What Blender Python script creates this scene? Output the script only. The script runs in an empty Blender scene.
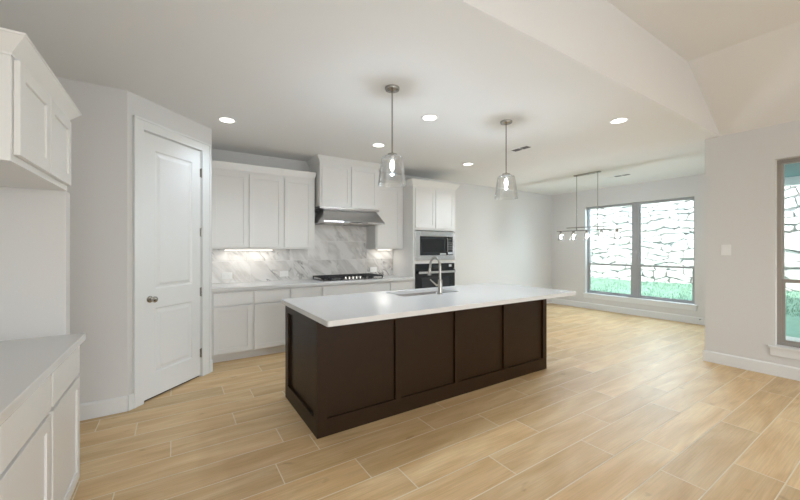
import bpy, bmesh, math, random
from mathutils import Matrix, Vector
random.seed(7)
S = bpy.context.scene
PI = math.pi

# ---------------------------------------------------------------- camera
cam_d = bpy.data.cameras.new('camera')
cam = bpy.data.objects.new('camera', cam_d)
S.collection.objects.link(cam)
cam_d.sensor_width = 36.0
cam_d.lens = 347.3 / 800 * 36.0
cam_d.shift_y = -1.5 / 800
cam.location = (0, 0, 1.39)
YAW = math.atan2(225, 347.3)
cam.rotation_euler = (PI / 2, 0, -YAW)
cam_d.clip_start = 0.02
S.camera = cam

# ---------------------------------------------------------------- world, sun, exposure
S.view_settings.view_transform = 'Standard'
S.view_settings.look = 'None'
S.view_settings.gamma = 1.0
S.view_settings.use_curve_mapping = False
S.view_settings.exposure = 0.28
w = bpy.data.worlds.new('world')
S.world = w
w.use_nodes = True
nt = w.node_tree
bg = nt.nodes['Background']
sky = nt.nodes.new('ShaderNodeTexSky')
sky.sky_type = 'NISHITA'
sky.sun_disc = False
sky.sun_elevation = math.radians(52)
sky.sun_rotation = math.radians(200)
sky.air_density = 1.0
sky.dust_density = 2.0
hs = nt.nodes.new('ShaderNodeHueSaturation')
hs.inputs['Saturation'].default_value = 0.45
nt.links.new(sky.outputs[0], hs.inputs['Color'])
nt.links.new(hs.outputs[0], bg.inputs['Color'])
bg.inputs['Strength'].default_value = 0.6

def lamp(name, typ, loc, energy, color=(1, 1, 1), rot=(0, 0, 0), size=None, size_y=None, parent=None, **kw):
    d = bpy.data.lights.new(name, typ)
    d.energy = energy
    d.color = color
    if typ == 'AREA':
        d.shape = 'RECTANGLE'
        d.size = size
        d.size_y = size_y
    elif size is not None and typ != 'SUN':
        d.shadow_soft_size = size
    for k, v in kw.items():
        setattr(d, k, v)
    o = bpy.data.objects.new(name, d)
    S.collection.objects.link(o)
    o.location = loc
    o.rotation_euler = rot
    if parent:
        o.parent = parent
    return o

sun = lamp('sun', 'SUN', (2, 8, 12), 5.0, (1, 0.97, 0.92), rot=(0, 0, 0))
sun.data.angle = math.radians(2)
sun.rotation_euler = Vector((0.52, 0.30, -0.85)).to_track_quat('-Z', 'Y').to_euler()
# added area lamps standing in for window light from behind the camera
for i, wx in enumerate((0.35, 2.55, 4.55 - 0.2)):
    lamp('daylight_fill', 'AREA', (wx, -4.30, 1.45), 15, (0.84, 0.925, 1.0), rot=(math.radians(100), 0, 0), size=1.6, size_y=2.3)
fb = lamp('ceiling_fill', 'AREA', (0.6, -0.9, 0.9), 24, (0.80, 0.90, 1.0), size=2.6, size_y=1.0)  # fill lamp added behind the camera to brighten the ceiling
fb.rotation_euler = Vector((0.1, 0.62, 0.78)).to_track_quat('-Z', 'Y').to_euler()
# unseen area lamp added above the dining windows as extra sky light
dl = lamp('daylight_fill', 'AREA', (8.75, 3.42, 3.15), 200, (0.62, 0.80, 1.0), size=2.4, size_y=0.7)
dl.rotation_euler = Vector((-2.6, 0, -1.9)).to_track_quat('-Z', 'X').to_euler()

# ---------------------------------------------------------------- materials
def nodemat(name):
    m = bpy.data.materials.new(name)
    m.use_nodes = True
    n = m.node_tree
    return m, n, n.nodes['Principled BSDF']

def N(n, t, **kw):
    x = n.nodes.new(t)
    for k, v in kw.items():
        setattr(x, k, v)
    return x

def lin(c):
    if isinstance(c, str):
        c = [int(c[i:i + 2], 16) / 255 for i in (0, 2, 4)]
    return tuple(((v + .055) / 1.055) ** 2.4 if v > .04045 else v / 12.92 for v in c) + (1,)

def plain(name, col, rough=.5, metal=0, var=.03, scale=8, bump=0, bscale=200, spec=.5, coat=0):
    m, n, p = nodemat(name)
    c = lin(col)
    tc = N(n, 'ShaderNodeTexCoord')
    no = N(n, 'ShaderNodeTexNoise')
    no.inputs['Scale'].default_value = scale
    no.inputs['Detail'].default_value = 3
    n.links.new(tc.outputs['Object'], no.inputs['Vector'])
    mr = N(n, 'ShaderNodeMix', data_type='RGBA')
    mr.inputs[6].default_value = tuple(x * (1 - var) for x in c[:3]) + (1,)
    mr.inputs[7].default_value = tuple(min(1, x * (1 + var)) for x in c[:3]) + (1,)
    n.links.new(no.outputs[0], mr.inputs[0])
    n.links.new(mr.outputs[2], p.inputs['Base Color'])
    p.inputs['Roughness'].default_value = rough
    p.inputs['Metallic'].default_value = metal
    p.inputs['Specular IOR Level'].default_value = spec
    p.inputs['Coat Weight'].default_value = coat
    if bump:
        n2 = N(n, 'ShaderNodeTexNoise')
        n2.inputs['Scale'].default_value = bscale
        n2.inputs['Detail'].default_value = 2
        b = N(n, 'ShaderNodeBump')
        b.inputs['Strength'].default_value = bump
        b.inputs['Distance'].default_value = .002
        n.links.new(tc.outputs['Object'], n2.inputs['Vector'])
        n.links.new(n2.outputs[0], b.inputs['Height'])
        n.links.new(b.outputs[0], p.inputs['Normal'])
    return m

M = {}
M['wall'] = plain('wall_paint', 'DBD9D6', .75, var=.012, scale=1.5, bump=.12, bscale=120, spec=.3)
M['ceiling'] = plain('ceiling_paint', 'E9E8E6', .85, var=.012, scale=1.5, bump=.12, bscale=90, spec=.2)
M['trim'] = plain('trim_paint', 'E6E6E4', .32, var=.01)
M['cab'] = plain('cabinet_paint', 'E6E4E0', .35, var=.01)
M['dark'] = plain('espresso_stain', '2C1B09', .42, var=.16, scale=14)
M['dark'].node_tree.nodes['Principled BSDF'].inputs['Specular IOR Level'].default_value = .22
M['nickel'] = plain('brushed_nickel', 'ABA8A3', .27, 1, var=.05, scale=60)
M['steel'] = plain('stainless_steel', 'C6C6C7', .24, 1, var=.05, scale=40)
M['chrome'] = plain('satin_chrome', 'C8C5C0', .18, 1, var=.03)
M['blackglass'] = plain('black_glass', '15171A', .06, var=.1)
M['panelglass'] = plain('dark_grey_glass', '2B2D30', .12, var=.1)
M['iron'] = plain('cast_iron', '1C1C1E', .55, var=.2, scale=60)
M['plate'] = plain('white_plastic', 'EDECEA', .35, var=.01)
M['slot'] = plain('slot_grey', '8C8B89', .5)
M['bronze'] = plain('window_frame_taupe', '9C968E', .45, var=.04)
M['frame'] = plain('window_frame_grey', 'A3A3A4', .45, var=.03)
M['sash'] = plain('window_sash_grey', 'B4B3B0', .45, var=.03)
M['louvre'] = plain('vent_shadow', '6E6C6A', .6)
M['rubber'] = plain('rubber_grey', '70707A', .6)
M['pale'] = plain('pale_display', 'C9CDD0', .3)
M['concrete'] = plain('patio_concrete', 'BDB8B0', .85, var=.08, scale=4, bump=.3, bscale=60)
M['teal'] = plain('patio_ceiling_paint', '6F9299', .7, var=.04)
M['mortar'] = plain('mortar', 'D6D4D2', .9, var=.08, scale=20)
M['roofing'] = plain('roof_deck', '8A8783', .9)

def emit(name, col, strength):
    m, n, p = nodemat(name)
    no = N(n, 'ShaderNodeTexNoise')
    no.inputs['Scale'].default_value = 3
    mr = N(n, 'ShaderNodeMix', data_type='RGBA')
    c = lin(col)
    mr.inputs[6].default_value = c
    mr.inputs[7].default_value = tuple(x * .97 for x in c[:3]) + (1,)
    n.links.new(no.outputs[0], mr.inputs[0])
    n.links.new(mr.outputs[2], p.inputs['Base Color'])
    n.links.new(mr.outputs[2], p.inputs['Emission Color'])
    p.inputs['Emission Strength'].default_value = strength
    return m
M['lens'] = emit('lit_lens', 'FFF8EE', 4)
M['bulb'] = emit('lit_filament', 'FFF8F0', 5)
M['strip'] = emit('lit_strip', 'FFF8EE', 3)

def thinglass(name, tint, lo, hi, rough=.03, blend=.35):
    m = bpy.data.materials.new(name)
    m.use_nodes = True
    n = m.node_tree
    n.nodes.clear()
    out = N(n, 'ShaderNodeOutputMaterial')
    tr = N(n, 'ShaderNodeBsdfTransparent')
    tr.inputs[0].default_value = lin(tint)
    gl = N(n, 'ShaderNodeBsdfGlossy')
    gl.inputs['Roughness'].default_value = rough
    lw = N(n, 'ShaderNodeLayerWeight')
    lw.inputs['Blend'].default_value = blend
    mp = N(n, 'ShaderNodeMapRange')
    mp.inputs['To Min'].default_value = lo
    mp.inputs['To Max'].default_value = hi
    no = N(n, 'ShaderNodeTexNoise')
    no.inputs['Scale'].default_value = 5
    ad = N(n, 'ShaderNodeMath', operation='MULTIPLY_ADD')
    ad.inputs[1].default_value = .01
    mx = N(n, 'ShaderNodeMixShader')
    n.links.new(lw.outputs['Facing'], mp.inputs['Value'])
    n.links.new(no.outputs[0], ad.inputs[0])
    n.links.new(mp.outputs[0], ad.inputs[2])
    n.links.new(ad.outputs[0], mx.inputs[0])
    n.links.new(tr.outputs[0], mx.inputs[1])
    n.links.new(gl.outputs[0], mx.inputs[2])
    n.links.new(mx.outputs[0], out.inputs[0])
    return m
M['glass'] = thinglass('window_glass', 'F4FAF8', .03, .35)
M['shade'] = thinglass('clear_shade_glass', 'FBFBFA', .03, .80, .08, .32)

def floor_mats():
    m, n, p = nodemat('oak_look_tile')
    tc = N(n, 'ShaderNodeTexCoord')
    at = N(n, 'ShaderNodeAttribute', attribute_name='rnd')
    sc = N(n, 'ShaderNodeVectorMath', operation='SCALE')
    sc.inputs['Scale'].default_value = 37.0
    cb = N(n, 'ShaderNodeCombineXYZ')
    n.links.new(at.outputs['Fac'], cb.inputs[0])
    n.links.new(at.outputs['Fac'], cb.inputs[1])
    n.links.new(cb.outputs[0], sc.inputs[0])
    ad = N(n, 'ShaderNodeVectorMath', operation='ADD')
    n.links.new(tc.outputs['Object'], ad.inputs[0])
    n.links.new(sc.outputs[0], ad.inputs[1])
    def stretched(sx, sy, scale, detail, dist=0.0):
        mp = N(n, 'ShaderNodeMapping')
        mp.inputs['Scale'].default_value = (sx, sy, 1)
        n.links.new(ad.outputs[0], mp.inputs['Vector'])
        no = N(n, 'ShaderNodeTexNoise')
        no.inputs['Scale'].default_value = scale
        no.inputs['Detail'].default_value = detail
        no.inputs['Distortion'].default_value = dist
        n.links.new(mp.outputs[0], no.inputs['Vector'])
        return no.outputs[0]
    fine = stretched(1.1, 38, 3, 6, .15)
    broad = stretched(1.3, 7, 1.2, 4, .7)
    knot = stretched(3.2, 6.5, 1.6, 2, .3)
    r1 = N(n, 'ShaderNodeValToRGB')
    r1.color_ramp.elements[0].position = .28
    r1.color_ramp.elements[0].color = lin('CBA674')
    r1.color_ramp.elements[1].position = .72
    r1.color_ramp.elements[1].color = lin('E6CA9C')
    e = r1.color_ramp.elements.new(.5); e.color = lin('D9B787')
    n.links.new(broad, r1.inputs[0])
    r2 = N(n, 'ShaderNodeValToRGB')
    r2.color_ramp.elements[0].position = .3
    r2.color_ramp.elements[0].color = (.74, .72, .70, 1)
    r2.color_ramp.elements[1].position = .62
    r2.color_ramp.elements[1].color = (1.05, 1.05, 1.05, 1)
    n.links.new(fine, r2.inputs[0])
    m1 = N(n, 'ShaderNodeMix', data_type='RGBA', blend_type='MULTIPLY')
    m1.inputs[0].default_value = .6
    n.links.new(r1.outputs[0], m1.inputs[6])
    n.links.new(r2.outputs[0], m1.inputs[7])
    r3 = N(n, 'ShaderNodeValToRGB')
    r3.color_ramp.elements[0].position = .20
    r3.color_ramp.elements[0].color = (.5, .44, .38, 1)
    r3.color_ramp.elements[1].position = .31
    r3.color_ramp.elements[1].color = (1, 1, 1, 1)
    n.links.new(knot, r3.inputs[0])
    m2 = N(n, 'ShaderNodeMix', data_type='RGBA', blend_type='MULTIPLY')
    m2.inputs[0].default_value = .8
    n.links.new(m1.outputs[2], m2.inputs[6])
    n.links.new(r3.outputs[0], m2.inputs[7])
    h = N(n, 'ShaderNodeHueSaturation')
    mv = N(n, 'ShaderNodeMapRange')
    mv.inputs['To Min'].default_value = .88
    mv.inputs['To Max'].default_value = 1.07
    n.links.new(at.outputs['Fac'], mv.inputs['Value'])
    n.links.new(mv.outputs[0], h.inputs['Value'])
    n.links.new(m2.outputs[2], h.inputs['Color'])
    n.links.new(h.outputs[0], p.inputs['Base Color'])
    rr = N(n, 'ShaderNodeMapRange')
    rr.inputs['To Min'].default_value = .38
    rr.inputs['To Max'].default_value = .52
    n.links.new(fine, rr.inputs['Value'])
    n.links.new(rr.outputs[0], p.inputs['Roughness'])
    p.inputs['Specular IOR Level'].default_value = .45
    b = N(n, 'ShaderNodeBump')
    b.inputs['Strength'].default_value = .12
    b.inputs['Distance'].default_value = .002
    n.links.new(fine, b.inputs['Height'])
    n.links.new(b.outputs[0], p.inputs['Normal'])
    return m
M['plank'] = floor_mats()
M['grout'] = plain('floor_grout', 'E8DCC6', .8, var=.05, scale=30)

def marble():
    m, n, p = nodemat('veined_marble_tile')
    tc = N(n, 'ShaderNodeTexCoord')
    at = N(n, 'ShaderNodeAttribute', attribute_name='rnd')
    cb = N(n, 'ShaderNodeCombineXYZ')
    ml = N(n, 'ShaderNodeMath', operation='MULTIPLY')
    ml.inputs[1].default_value = 23.0
    n.links.new(at.outputs['Fac'], ml.inputs[0])
    for k in range(3):
        n.links.new(ml.outputs[0], cb.inputs[k])
    ad = N(n, 'ShaderNodeVectorMath', operation='ADD')
    n.links.new(tc.outputs['Object'], ad.inputs[0])
    n.links.new(cb.outputs[0], ad.inputs[1])
    rot0 = N(n, 'ShaderNodeMapping')
    rot0.inputs['Rotation'].default_value = (0, math.radians(-50), 0)
    n.links.new(ad.outputs[0], rot0.inputs['Vector'])
    rot = N(n, 'ShaderNodeMapping')
    rot.inputs['Scale'].default_value = (.9, 1, 3.0)
    n.links.new(rot0.outputs[0], rot.inputs['Vector'])
    def vein(scale, lo, hi, seed):
        no = N(n, 'ShaderNodeTexNoise')
        no.noise_dimensions = '4D'
        no.inputs['W'].default_value = seed
        no.inputs['Scale'].default_value = scale
        no.inputs['Detail'].default_value = 5
        no.inputs['Distortion'].default_value = .9
        n.links.new(rot.outputs[0], no.inputs['Vector'])
        s = N(n, 'ShaderNodeMath', operation='SUBTRACT')
        s.inputs[1].default_value = .5
        n.links.new(no.outputs[0], s.inputs[0])
        a = N(n, 'ShaderNodeMath', operation='ABSOLUTE')
        n.links.new(s.outputs[0], a.inputs[0])
        mr = N(n, 'ShaderNodeMapRange')
        mr.inputs['From Min'].default_value = lo
        mr.inputs['From Max'].default_value = hi
        mr.inputs['To Min'].default_value = 1
        mr.inputs['To Max'].default_value = 0
        n.links.new(a.outputs[0], mr.inputs['Value'])
        return mr.outputs[0]
    v1 = vein(1.9, .004, .030, 1.0)
    v2 = vein(1.0, .0, .07, 4.0)
    mask = N(n, 'ShaderNodeTexNoise')
    mask.inputs['Scale'].default_value = 3.5
    n.links.new(ad.outputs[0], mask.inputs['Vector'])
    mk = N(n, 'ShaderNodeMapRange')
    mk.inputs['From Min'].default_value = .44
    mk.inputs['From Max'].default_value = .62
    n.links.new(mask.outputs[0], mk.inputs['Value'])
    vm = N(n, 'ShaderNodeMath', operation='MULTIPLY')
    n.links.new(v1, vm.inputs[0])
    n.links.new(mk.outputs[0], vm.inputs[1])
    vt = N(n, 'ShaderNodeMath', operation='MULTIPLY')
    n.links.new(vm.outputs[0], vt.inputs[0])
    n.links.new(at.outputs['Fac'], vt.inputs[1])
    vm = vt
    c1 = N(n, 'ShaderNodeMix', data_type='RGBA')
    c1.inputs[6].default_value = lin('E6E3DF')
    c1.inputs[7].default_value = lin('D0CCC7')
    n.links.new(v2, c1.inputs[0])
    c2 = N(n, 'ShaderNodeMix', data_type='RGBA')
    c2.inputs[7].default_value = lin('5A5653')
    n.links.new(vm.outputs[0], c2.inputs[0])
    n.links.new(c1.outputs[2], c2.inputs[6])
    hv = N(n, 'ShaderNodeHueSaturation')
    tv = N(n, 'ShaderNodeMapRange')
    tv.inputs['To Min'].default_value = 1.03
    tv.inputs['To Max'].default_value = .84
    n.links.new(at.outputs['Fac'], tv.inputs['Value'])
    n.links.new(tv.outputs[0], hv.inputs['Value'])
    n.links.new(c2.outputs[2], hv.inputs['Color'])
    n.links.new(hv.outputs[0], p.inputs['Base Color'])
    p.inputs['Roughness'].default_value = .22
    return m
M['marble'] = marble()

def quartz():
    m, n, p = nodemat('pale_quartz')
    tc = N(n, 'ShaderNodeTexCoord')
    no = N(n, 'ShaderNodeTexNoise')
    no.inputs['Scale'].default_value = 160
    no.inputs['Detail'].default_value = 2
    n.links.new(tc.outputs['Object'], no.inputs['Vector'])
    mr = N(n, 'ShaderNodeValToRGB')
    mr.color_ramp.elements[0].position = .35
    mr.color_ramp.elements[0].color = lin('DAD8D5')
    mr.color_ramp.elements[1].position = .55
    mr.color_ramp.elements[1].color = lin('DAD8D5')
    n.links.new(no.outputs[0], mr.inputs[0])
    n.links.new(mr.outputs[0], p.inputs['Base Color'])
    p.inputs['Roughness'].default_value = .13
    return m
M['quartz'] = quartz()

def stone():
    m, n, p = nodemat('limestone')
    tc = N(n, 'ShaderNodeTexCoord')
    at = N(n, 'ShaderNodeAttribute', attribute_name='rnd')
    no = N(n, 'ShaderNodeTexNoise')
    no.inputs['Scale'].default_value = 7
    no.inputs['Detail'].default_value = 6
    n.links.new(tc.outputs['Object'], no.inputs['Vector'])
    a = N(n, 'ShaderNodeMath', operation='ADD')
    n.links.new(no.outputs[0], a.inputs[0])
    n.links.new(at.outputs['Fac'], a.inputs[1])
    r = N(n, 'ShaderNodeValToRGB')
    r.color_ramp.elements[0].position = .4
    r.color_ramp.elements[0].color = lin('D2CFCB')
    r.color_ramp.elements[1].position = 1.1 / 1.2
    r.color_ramp.elements[1].color = lin('EDEBE8')
    n.links.new(a.outputs[0], r.inputs[0])
    n.links.new(r.outputs[0], p.inputs['Base Color'])
    p.inputs['Roughness'].default_value = .9
    b = N(n, 'ShaderNodeBump')
    b.inputs['Strength'].default_value = .6
    b.inputs['Distance'].default_value = .02
    n.links.new(no.outputs[0], b.inputs['Height'])
    n.links.new(b.outputs[0], p.inputs['Normal'])
    return m
M['stone'] = stone()
M['grass'] = plain('lawn_grass', '7B9A88', .8, var=.2, scale=9)
M['soil'] = plain('lawn_ground', '7A9987', .9, var=.2, scale=14, bump=.6, bscale=40)

# ---------------------------------------------------------------- mesh builder
class MB:
    def __init__(s):
        s.bm = bmesh.new()
        s.mi = 0
    def quad(s, *ps):
        vs = [s.bm.verts.new(p) for p in ps]
        f = s.bm.faces.new(vs)
        f.material_index = s.mi
        return f
    def box(s, x0, x1, y0, y1, z0, z1):
        v = [s.bm.verts.new((x, y, z)) for z in (z0, z1) for y in (y0, y1) for x in (x0, x1)]
        for a in ((0, 2, 3, 1), (4, 5, 7, 6), (0, 1, 5, 4), (1, 3, 7, 5), (3, 2, 6, 7), (2, 0, 4, 6)):
            s.bm.faces.new([v[i] for i in a]).material_index = s.mi
        return s
    def loops(s, loops, cap=True):
        """stack of closed loops of equal count"""
        L = [[s.bm.verts.new(p) for p in lp] for lp in loops]
        n = len(L[0])
        for a, b in zip(L, L[1:]):
            for i in range(n):
                s.bm.faces.new((a[i], a[(i + 1) % n], b[(i + 1) % n], b[i])).material_index = s.mi
        if cap:
            s.bm.faces.new(L[0][::-1]).material_index = s.mi
            s.bm.faces.new(L[-1]).material_index = s.mi
        return s
    def prism(s, pts, axis, a, b):
        def P(u, v, t):
            return {'x': (t, u, v), 'y': (u, t, v), 'z': (u, v, t)}[axis]
        return s.loops([[P(u, v, a) for u, v in pts], [P(u, v, b) for u, v in pts]])
    def lathe(s, prof, c=(0, 0, 0), n=24, axis='z', cap=True):
        L = []
        for r, h in prof:
            lp = []
            for i in range(n):
                t = 2 * PI * i / n
                u, v = r * math.cos(t), r * math.sin(t)
                p = {'z': (u, v, h), 'y': (u, -h, v), 'x': (h, u, v)}[axis]
                lp.append((c[0] + p[0], c[1] + p[1], c[2] + p[2]))
            L.append(lp)
        return s.loops(L, cap)
    def tube(s, path, r, n=12):
        path = [Vector(p) for p in path]
        rs = r if isinstance(r, (list, tuple)) else [r] * len(path)
        L = []
        up = None
        for i, p in enumerate(path):
            t = (path[min(i + 1, len(path) - 1)] - path[max(i - 1, 0)]).normalized()
            if up is None:
                up = t.orthogonal().normalized()
            up = (up - t * up.dot(t)).normalized()
            sd = t.cross(up)
            L.append([p + (up * math.cos(2 * PI * k / n) + sd * math.sin(2 * PI * k / n)) * rs[i] for k in range(n)])
        return s.loops(L)
    def done(s, name, mats, parent=None, loc=(0, 0, 0), rz=0, smooth=False, bevel=0, kind=None, label=None):
        bmesh.ops.recalc_face_normals(s.bm, faces=s.bm.faces)
        me = bpy.data.meshes.new(name)
        s.bm.to_mesh(me)
        s.bm.free()
        if not isinstance(mats, (list, tuple)):
            mats = [mats]
        for m in mats:
            me.materials.append(M[m])
        if smooth:
            for p in me.polygons:
                p.use_smooth = True
            me.set_sharp_from_angle(angle=math.radians(40))
        o = bpy.data.objects.new(name, me)
        S.collection.objects.link(o)
        o.location = loc
        o.rotation_euler = (0, 0, rz)
        if parent:
            o.parent = parent
        if bevel:
            b = o.modifiers.new('edge', 'BEVEL')
            b.width = bevel
            b.segments = 2
            b.limit_method = 'ANGLE'
        if kind:
            o['kind'] = kind
        if label:
            o['label'] = label
        return o

def tag(o, label, cat, group=None, kind=None):
    o['label'] = label
    o['category'] = cat
    if group:
        o['group'] = group
    if kind:
        o['kind'] = kind
    return o

def thing(name, label, cat, loc=(0, 0, 0), rz=0, group=None, kind=None):
    o = bpy.data.objects.new(name, None)
    S.collection.objects.link(o)
    o.empty_display_size = .1
    o.location = loc
    o.rotation_euler = (0, 0, rz)
    return tag(o, label, cat, group, kind)

def setting(name, label, cat, mb, mat, bevel=0):
    o = mb.done(name, mat, bevel=bevel)
    return tag(o, label, cat, kind='structure')

def rnd_attr(o, vals):
    a = o.data.attributes.new('rnd', 'FLOAT', 'FACE')
    for i, v in enumerate(vals):
        a.data[i].value = v

def copy_tree(o, parent=None):
    kids = [c for c in bpy.data.objects if c.parent == o]
    c = o.copy()
    S.collection.objects.link(c)
    if parent:
        c.parent = parent
    for k in kids:
        copy_tree(k, c)
    return c

# ================================================================ SETTING
H = 2.743
YB = 5.33          # kitchen back wall
XD = 8.05          # dining window wall
XR = 5.51          # right wall of the living area
YS = 1.41          # edge of the lower kitchen ceiling
YC = 1.557         # outer corner of right wall
XL = -1.08
YF = -4.2
HH = 3.34

# floor: one mesh of tile planks over grout
def clipw(x0, x1, y0, y1, out):
    """planks inside the house outline only"""
    if y1 <= YC + .02:
        x1 = min(x1, XR + .02)
    if x1 - x0 > .01:
        out.append((x0, x1, y0, y1))
PITCH, LEN, G = .2293, 1.13, .0062
phase = {-6: .777, -5: .30, -4: .602, -3: .214, -2: .634, -1: .055, 0: 1.0, 1: .545, 2: .84, 3: .654, 4: 1.105, 5: .407,
         6: .879, 7: .62, 8: .396, 9: 1.098, 10: .829}
planks = []
rr = random.Random(3)
for k in range(-27, 16):
    ph = phase.get(k, rr.random() * LEN)
    y0 = 1.86 + PITCH * k
    y1 = y0 + PITCH
    y1 = min(y1, YB)
    y0 = max(y0, YF)
    if y1 - y0 < .01:
        continue
    x = ph - 3 * LEN
    while x < XD:
        a, b = max(x, XL), min(x + LEN, XD)
        if b - a > .01:
            clipw(a, b, y0, y1, planks)
        x += LEN
mb = MB()
vals = []
g = G / 2
for x0, x1, y0, y1 in planks:
    mb.mi = 0
    mb.quad((x0 + g, y0 + g, 0), (x1 - g, y0 + g, 0), (x1 - g, y1 - g, 0), (x0 + g, y1 - g, 0))
    vals.append(rr.random())
mb.mi = 1
mb.quad((XL, YF, -.001), (XR + .02, YF, -.001), (XR + .02, YC, -.001), (XL, YC, -.001))
mb.quad((XL, YC, -.001), (XD, YC, -.001), (XD, YB, -.001), (XL, YB, -.001))
vals += [0, 0]
fl = mb.done('floor', ['plank', 'grout'])
rnd_attr(fl, vals)
tag(fl, 'light oak look plank tile floor with pale grout lines', 'floor', kind='structure')

# ceilings
mb = MB()
mb.box(XL - .15, XD + .2, YS, YB + .15, H, H + .03)
mb.box(XL - .15, 4.5, YF - .15, YS, HH, HH + .03)
mb.prism([(4.5, HH), (XR + .15, H - .0887), (XR + .15, H - .05), (4.5, HH + .03)], 'y', YF - .15, YS)
ce = setting('ceiling', 'off white flat kitchen ceiling with a raised sloping part over the living area', 'ceiling', mb, 'ceiling')
mb = MB()
mb.prism([(XL - .15, H + .03), (XR + .10, H + .03), (4.6, HH + .06), (XL - .15, HH + .06)], 'y', YS, YS + .12)
mb.prism([(XL - .15, H), (XR, H), (4.5, HH), (XL - .15, HH)], 'y', YS - .002, YS)
setting('wall_header', 'pale drop where the low kitchen ceiling steps up to the high ceiling', 'wall', mb, 'ceiling')

# walls
mb = MB(); mb.box(XL - .15, XL, YF, 3.765, 0, HH)
setting('wall_left', 'pale grey wall behind the cabinets nearest the camera', 'wall', mb, 'wall')
mb = MB(); mb.box(XL, -.342, 3.765, 3.885, 0, H)
setting('wall_niche', 'pale grey wall between the near cabinets and the pantry door', 'wall', mb, 'wall')
mb = MB(); mb.box(.228, XD + .15, YB, YB + .12, 0, H)
setting('wall_back', 'pale grey back wall of the kitchen and dining corner', 'wall', mb, 'wall')
mb = MB(); mb.box(.228, .348, 4.50, YB, 0, H)
setting('wall_pantry_side', 'pale side wall of the pantry next to the cabinets', 'wall', mb, 'wall')
# diagonal pantry wall with door opening; local x runs along the wall
DL = (-.342, 3.765, 0)
A45 = PI / 4
s0, s1, hd = .138, .822, 2.452
LW = .976
mb = MB()
mb.box(0, s0, 0, .11, 0, H); mb.box(s1, LW, 0, .11, 0, H); mb.box(s0, s1, 0, .11, hd, H)
o = mb.done('wall_pantry', 'wall', loc=DL, rz=A45)
tag(o, 'angled white wall that holds the pantry door', 'wall', kind='structure')
mb = MB()
mb.box(XL, -.342, YB, YB + .12, 0, H); mb.box(XL - .12, XL, 3.885, YB, 0, H); mb.box(-.342, .228, YB, YB + .12, 0, H)
setting('wall_pantry_back', 'hidden back walls of the pantry closet', 'wall', mb, 'wall')

# dining window wall with one wide opening
wy0, wy1, wz0, wz1 = 2.425, 4.455, .35, 2.36
mb = MB()
T = .16
mb.box(XD, XD + T, YC - .12, wy0, 0, H); mb.box(XD, XD + T, wy1, YB, 0, H)
mb.box(XD, XD + T, wy0, wy1, 0, wz0); mb.box(XD, XD + T, wy0, wy1, wz1, H)
setting('wall_dining', 'pale wall of the dining corner with the double window', 'wall', mb, 'wall')
mb = MB(); mb.box(XR + T, XD, YC - .15, YC, 0, H)
setting('wall_dining_side', 'side wall of the dining corner behind the right wall', 'wall', mb, 'wall')
# right wall with single window
vy0, vy1, vz0, vz1 = .02, .958, .325, 2.365
mb = MB()
mb.box(XR, XR + T, YF, vy0, 0, H); mb.box(XR, XR + T, vy1, YC, 0, H)
mb.box(XR, XR + T, vy0, vy1, 0, vz0); mb.box(XR, XR + T, vy0, vy1, vz1, H)
setting('wall_right', 'warm pale wall at the right with a tall window and a switch', 'wall', mb, 'wall')
# wall behind the camera with three tall openings
mb = MB()
ops = [(-.45, 1.15), (1.75, 3.35), (3.55, 5.15)]
xs = XL
for a, b in ops:
    mb.box(xs, a, YF - .12, YF, 0, HH); mb.box(a, b, YF - .12, YF, 0, .3); mb.box(a, b, YF - .12, YF, 2.6, HH)
    xs = b
mb.box(xs, XR, YF - .12, YF, 0, HH)
setting('wall_front', 'pale wall of the living area with three tall windows', 'wall', mb, 'wall')

# baseboards
def bb(name, label, segs):
    mb = MB()
    for ax, c, a, b, sgn in segs:      # board standing in front of plane c
        prof = [(0, 0), (.015, 0), (.015, .118), (.010, .128), (.006, .133), (0, .133)]
        pts = [(c + sgn * d, z) for d, z in prof]
        if ax == 'x':      # runs along x, plane y=c
            mb.loops([[(t, u, v) for u, v in pts] for t in (a, b)])
        else:
            mb.loops([[(u, t, v) for u, v in pts] for t in (a, b)])
    return setting(name, label, 'baseboard', mb, 'trim')
bb('baseboard_right', 'white baseboard along the right wall below its window', [('y', XR, YF, YC, -1), ('x', YC, XR - .015, XD, 1)])
bb('baseboard_dining', 'white baseboard under the double dining window', [('y', XD, YC + .015, YB, -1)])
bb('baseboard_back', 'white baseboard along the back wall right of the oven cabinet', [('x', YB, 4.235, XD - .015, -1)])
bb('baseboard_niche', 'white baseboard on the wall left of the pantry door', [('x', 3.765, XL, -.342, -1)])
bb('baseboard_left', 'white baseboard on the left wall', [('y', XL, 2.72, 3.75, 1)])
mb = MB()
mb.box(0, .045, -.015, 0, 0, .133); mb.box(.937, LW, -.015, 0, 0, .133)
o = mb.done('baseboard_pantry', 'trim', loc=DL, rz=A45); tag(o, 'short white baseboard pieces beside the pantry door casing', 'baseboard', kind='structure')

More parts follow.
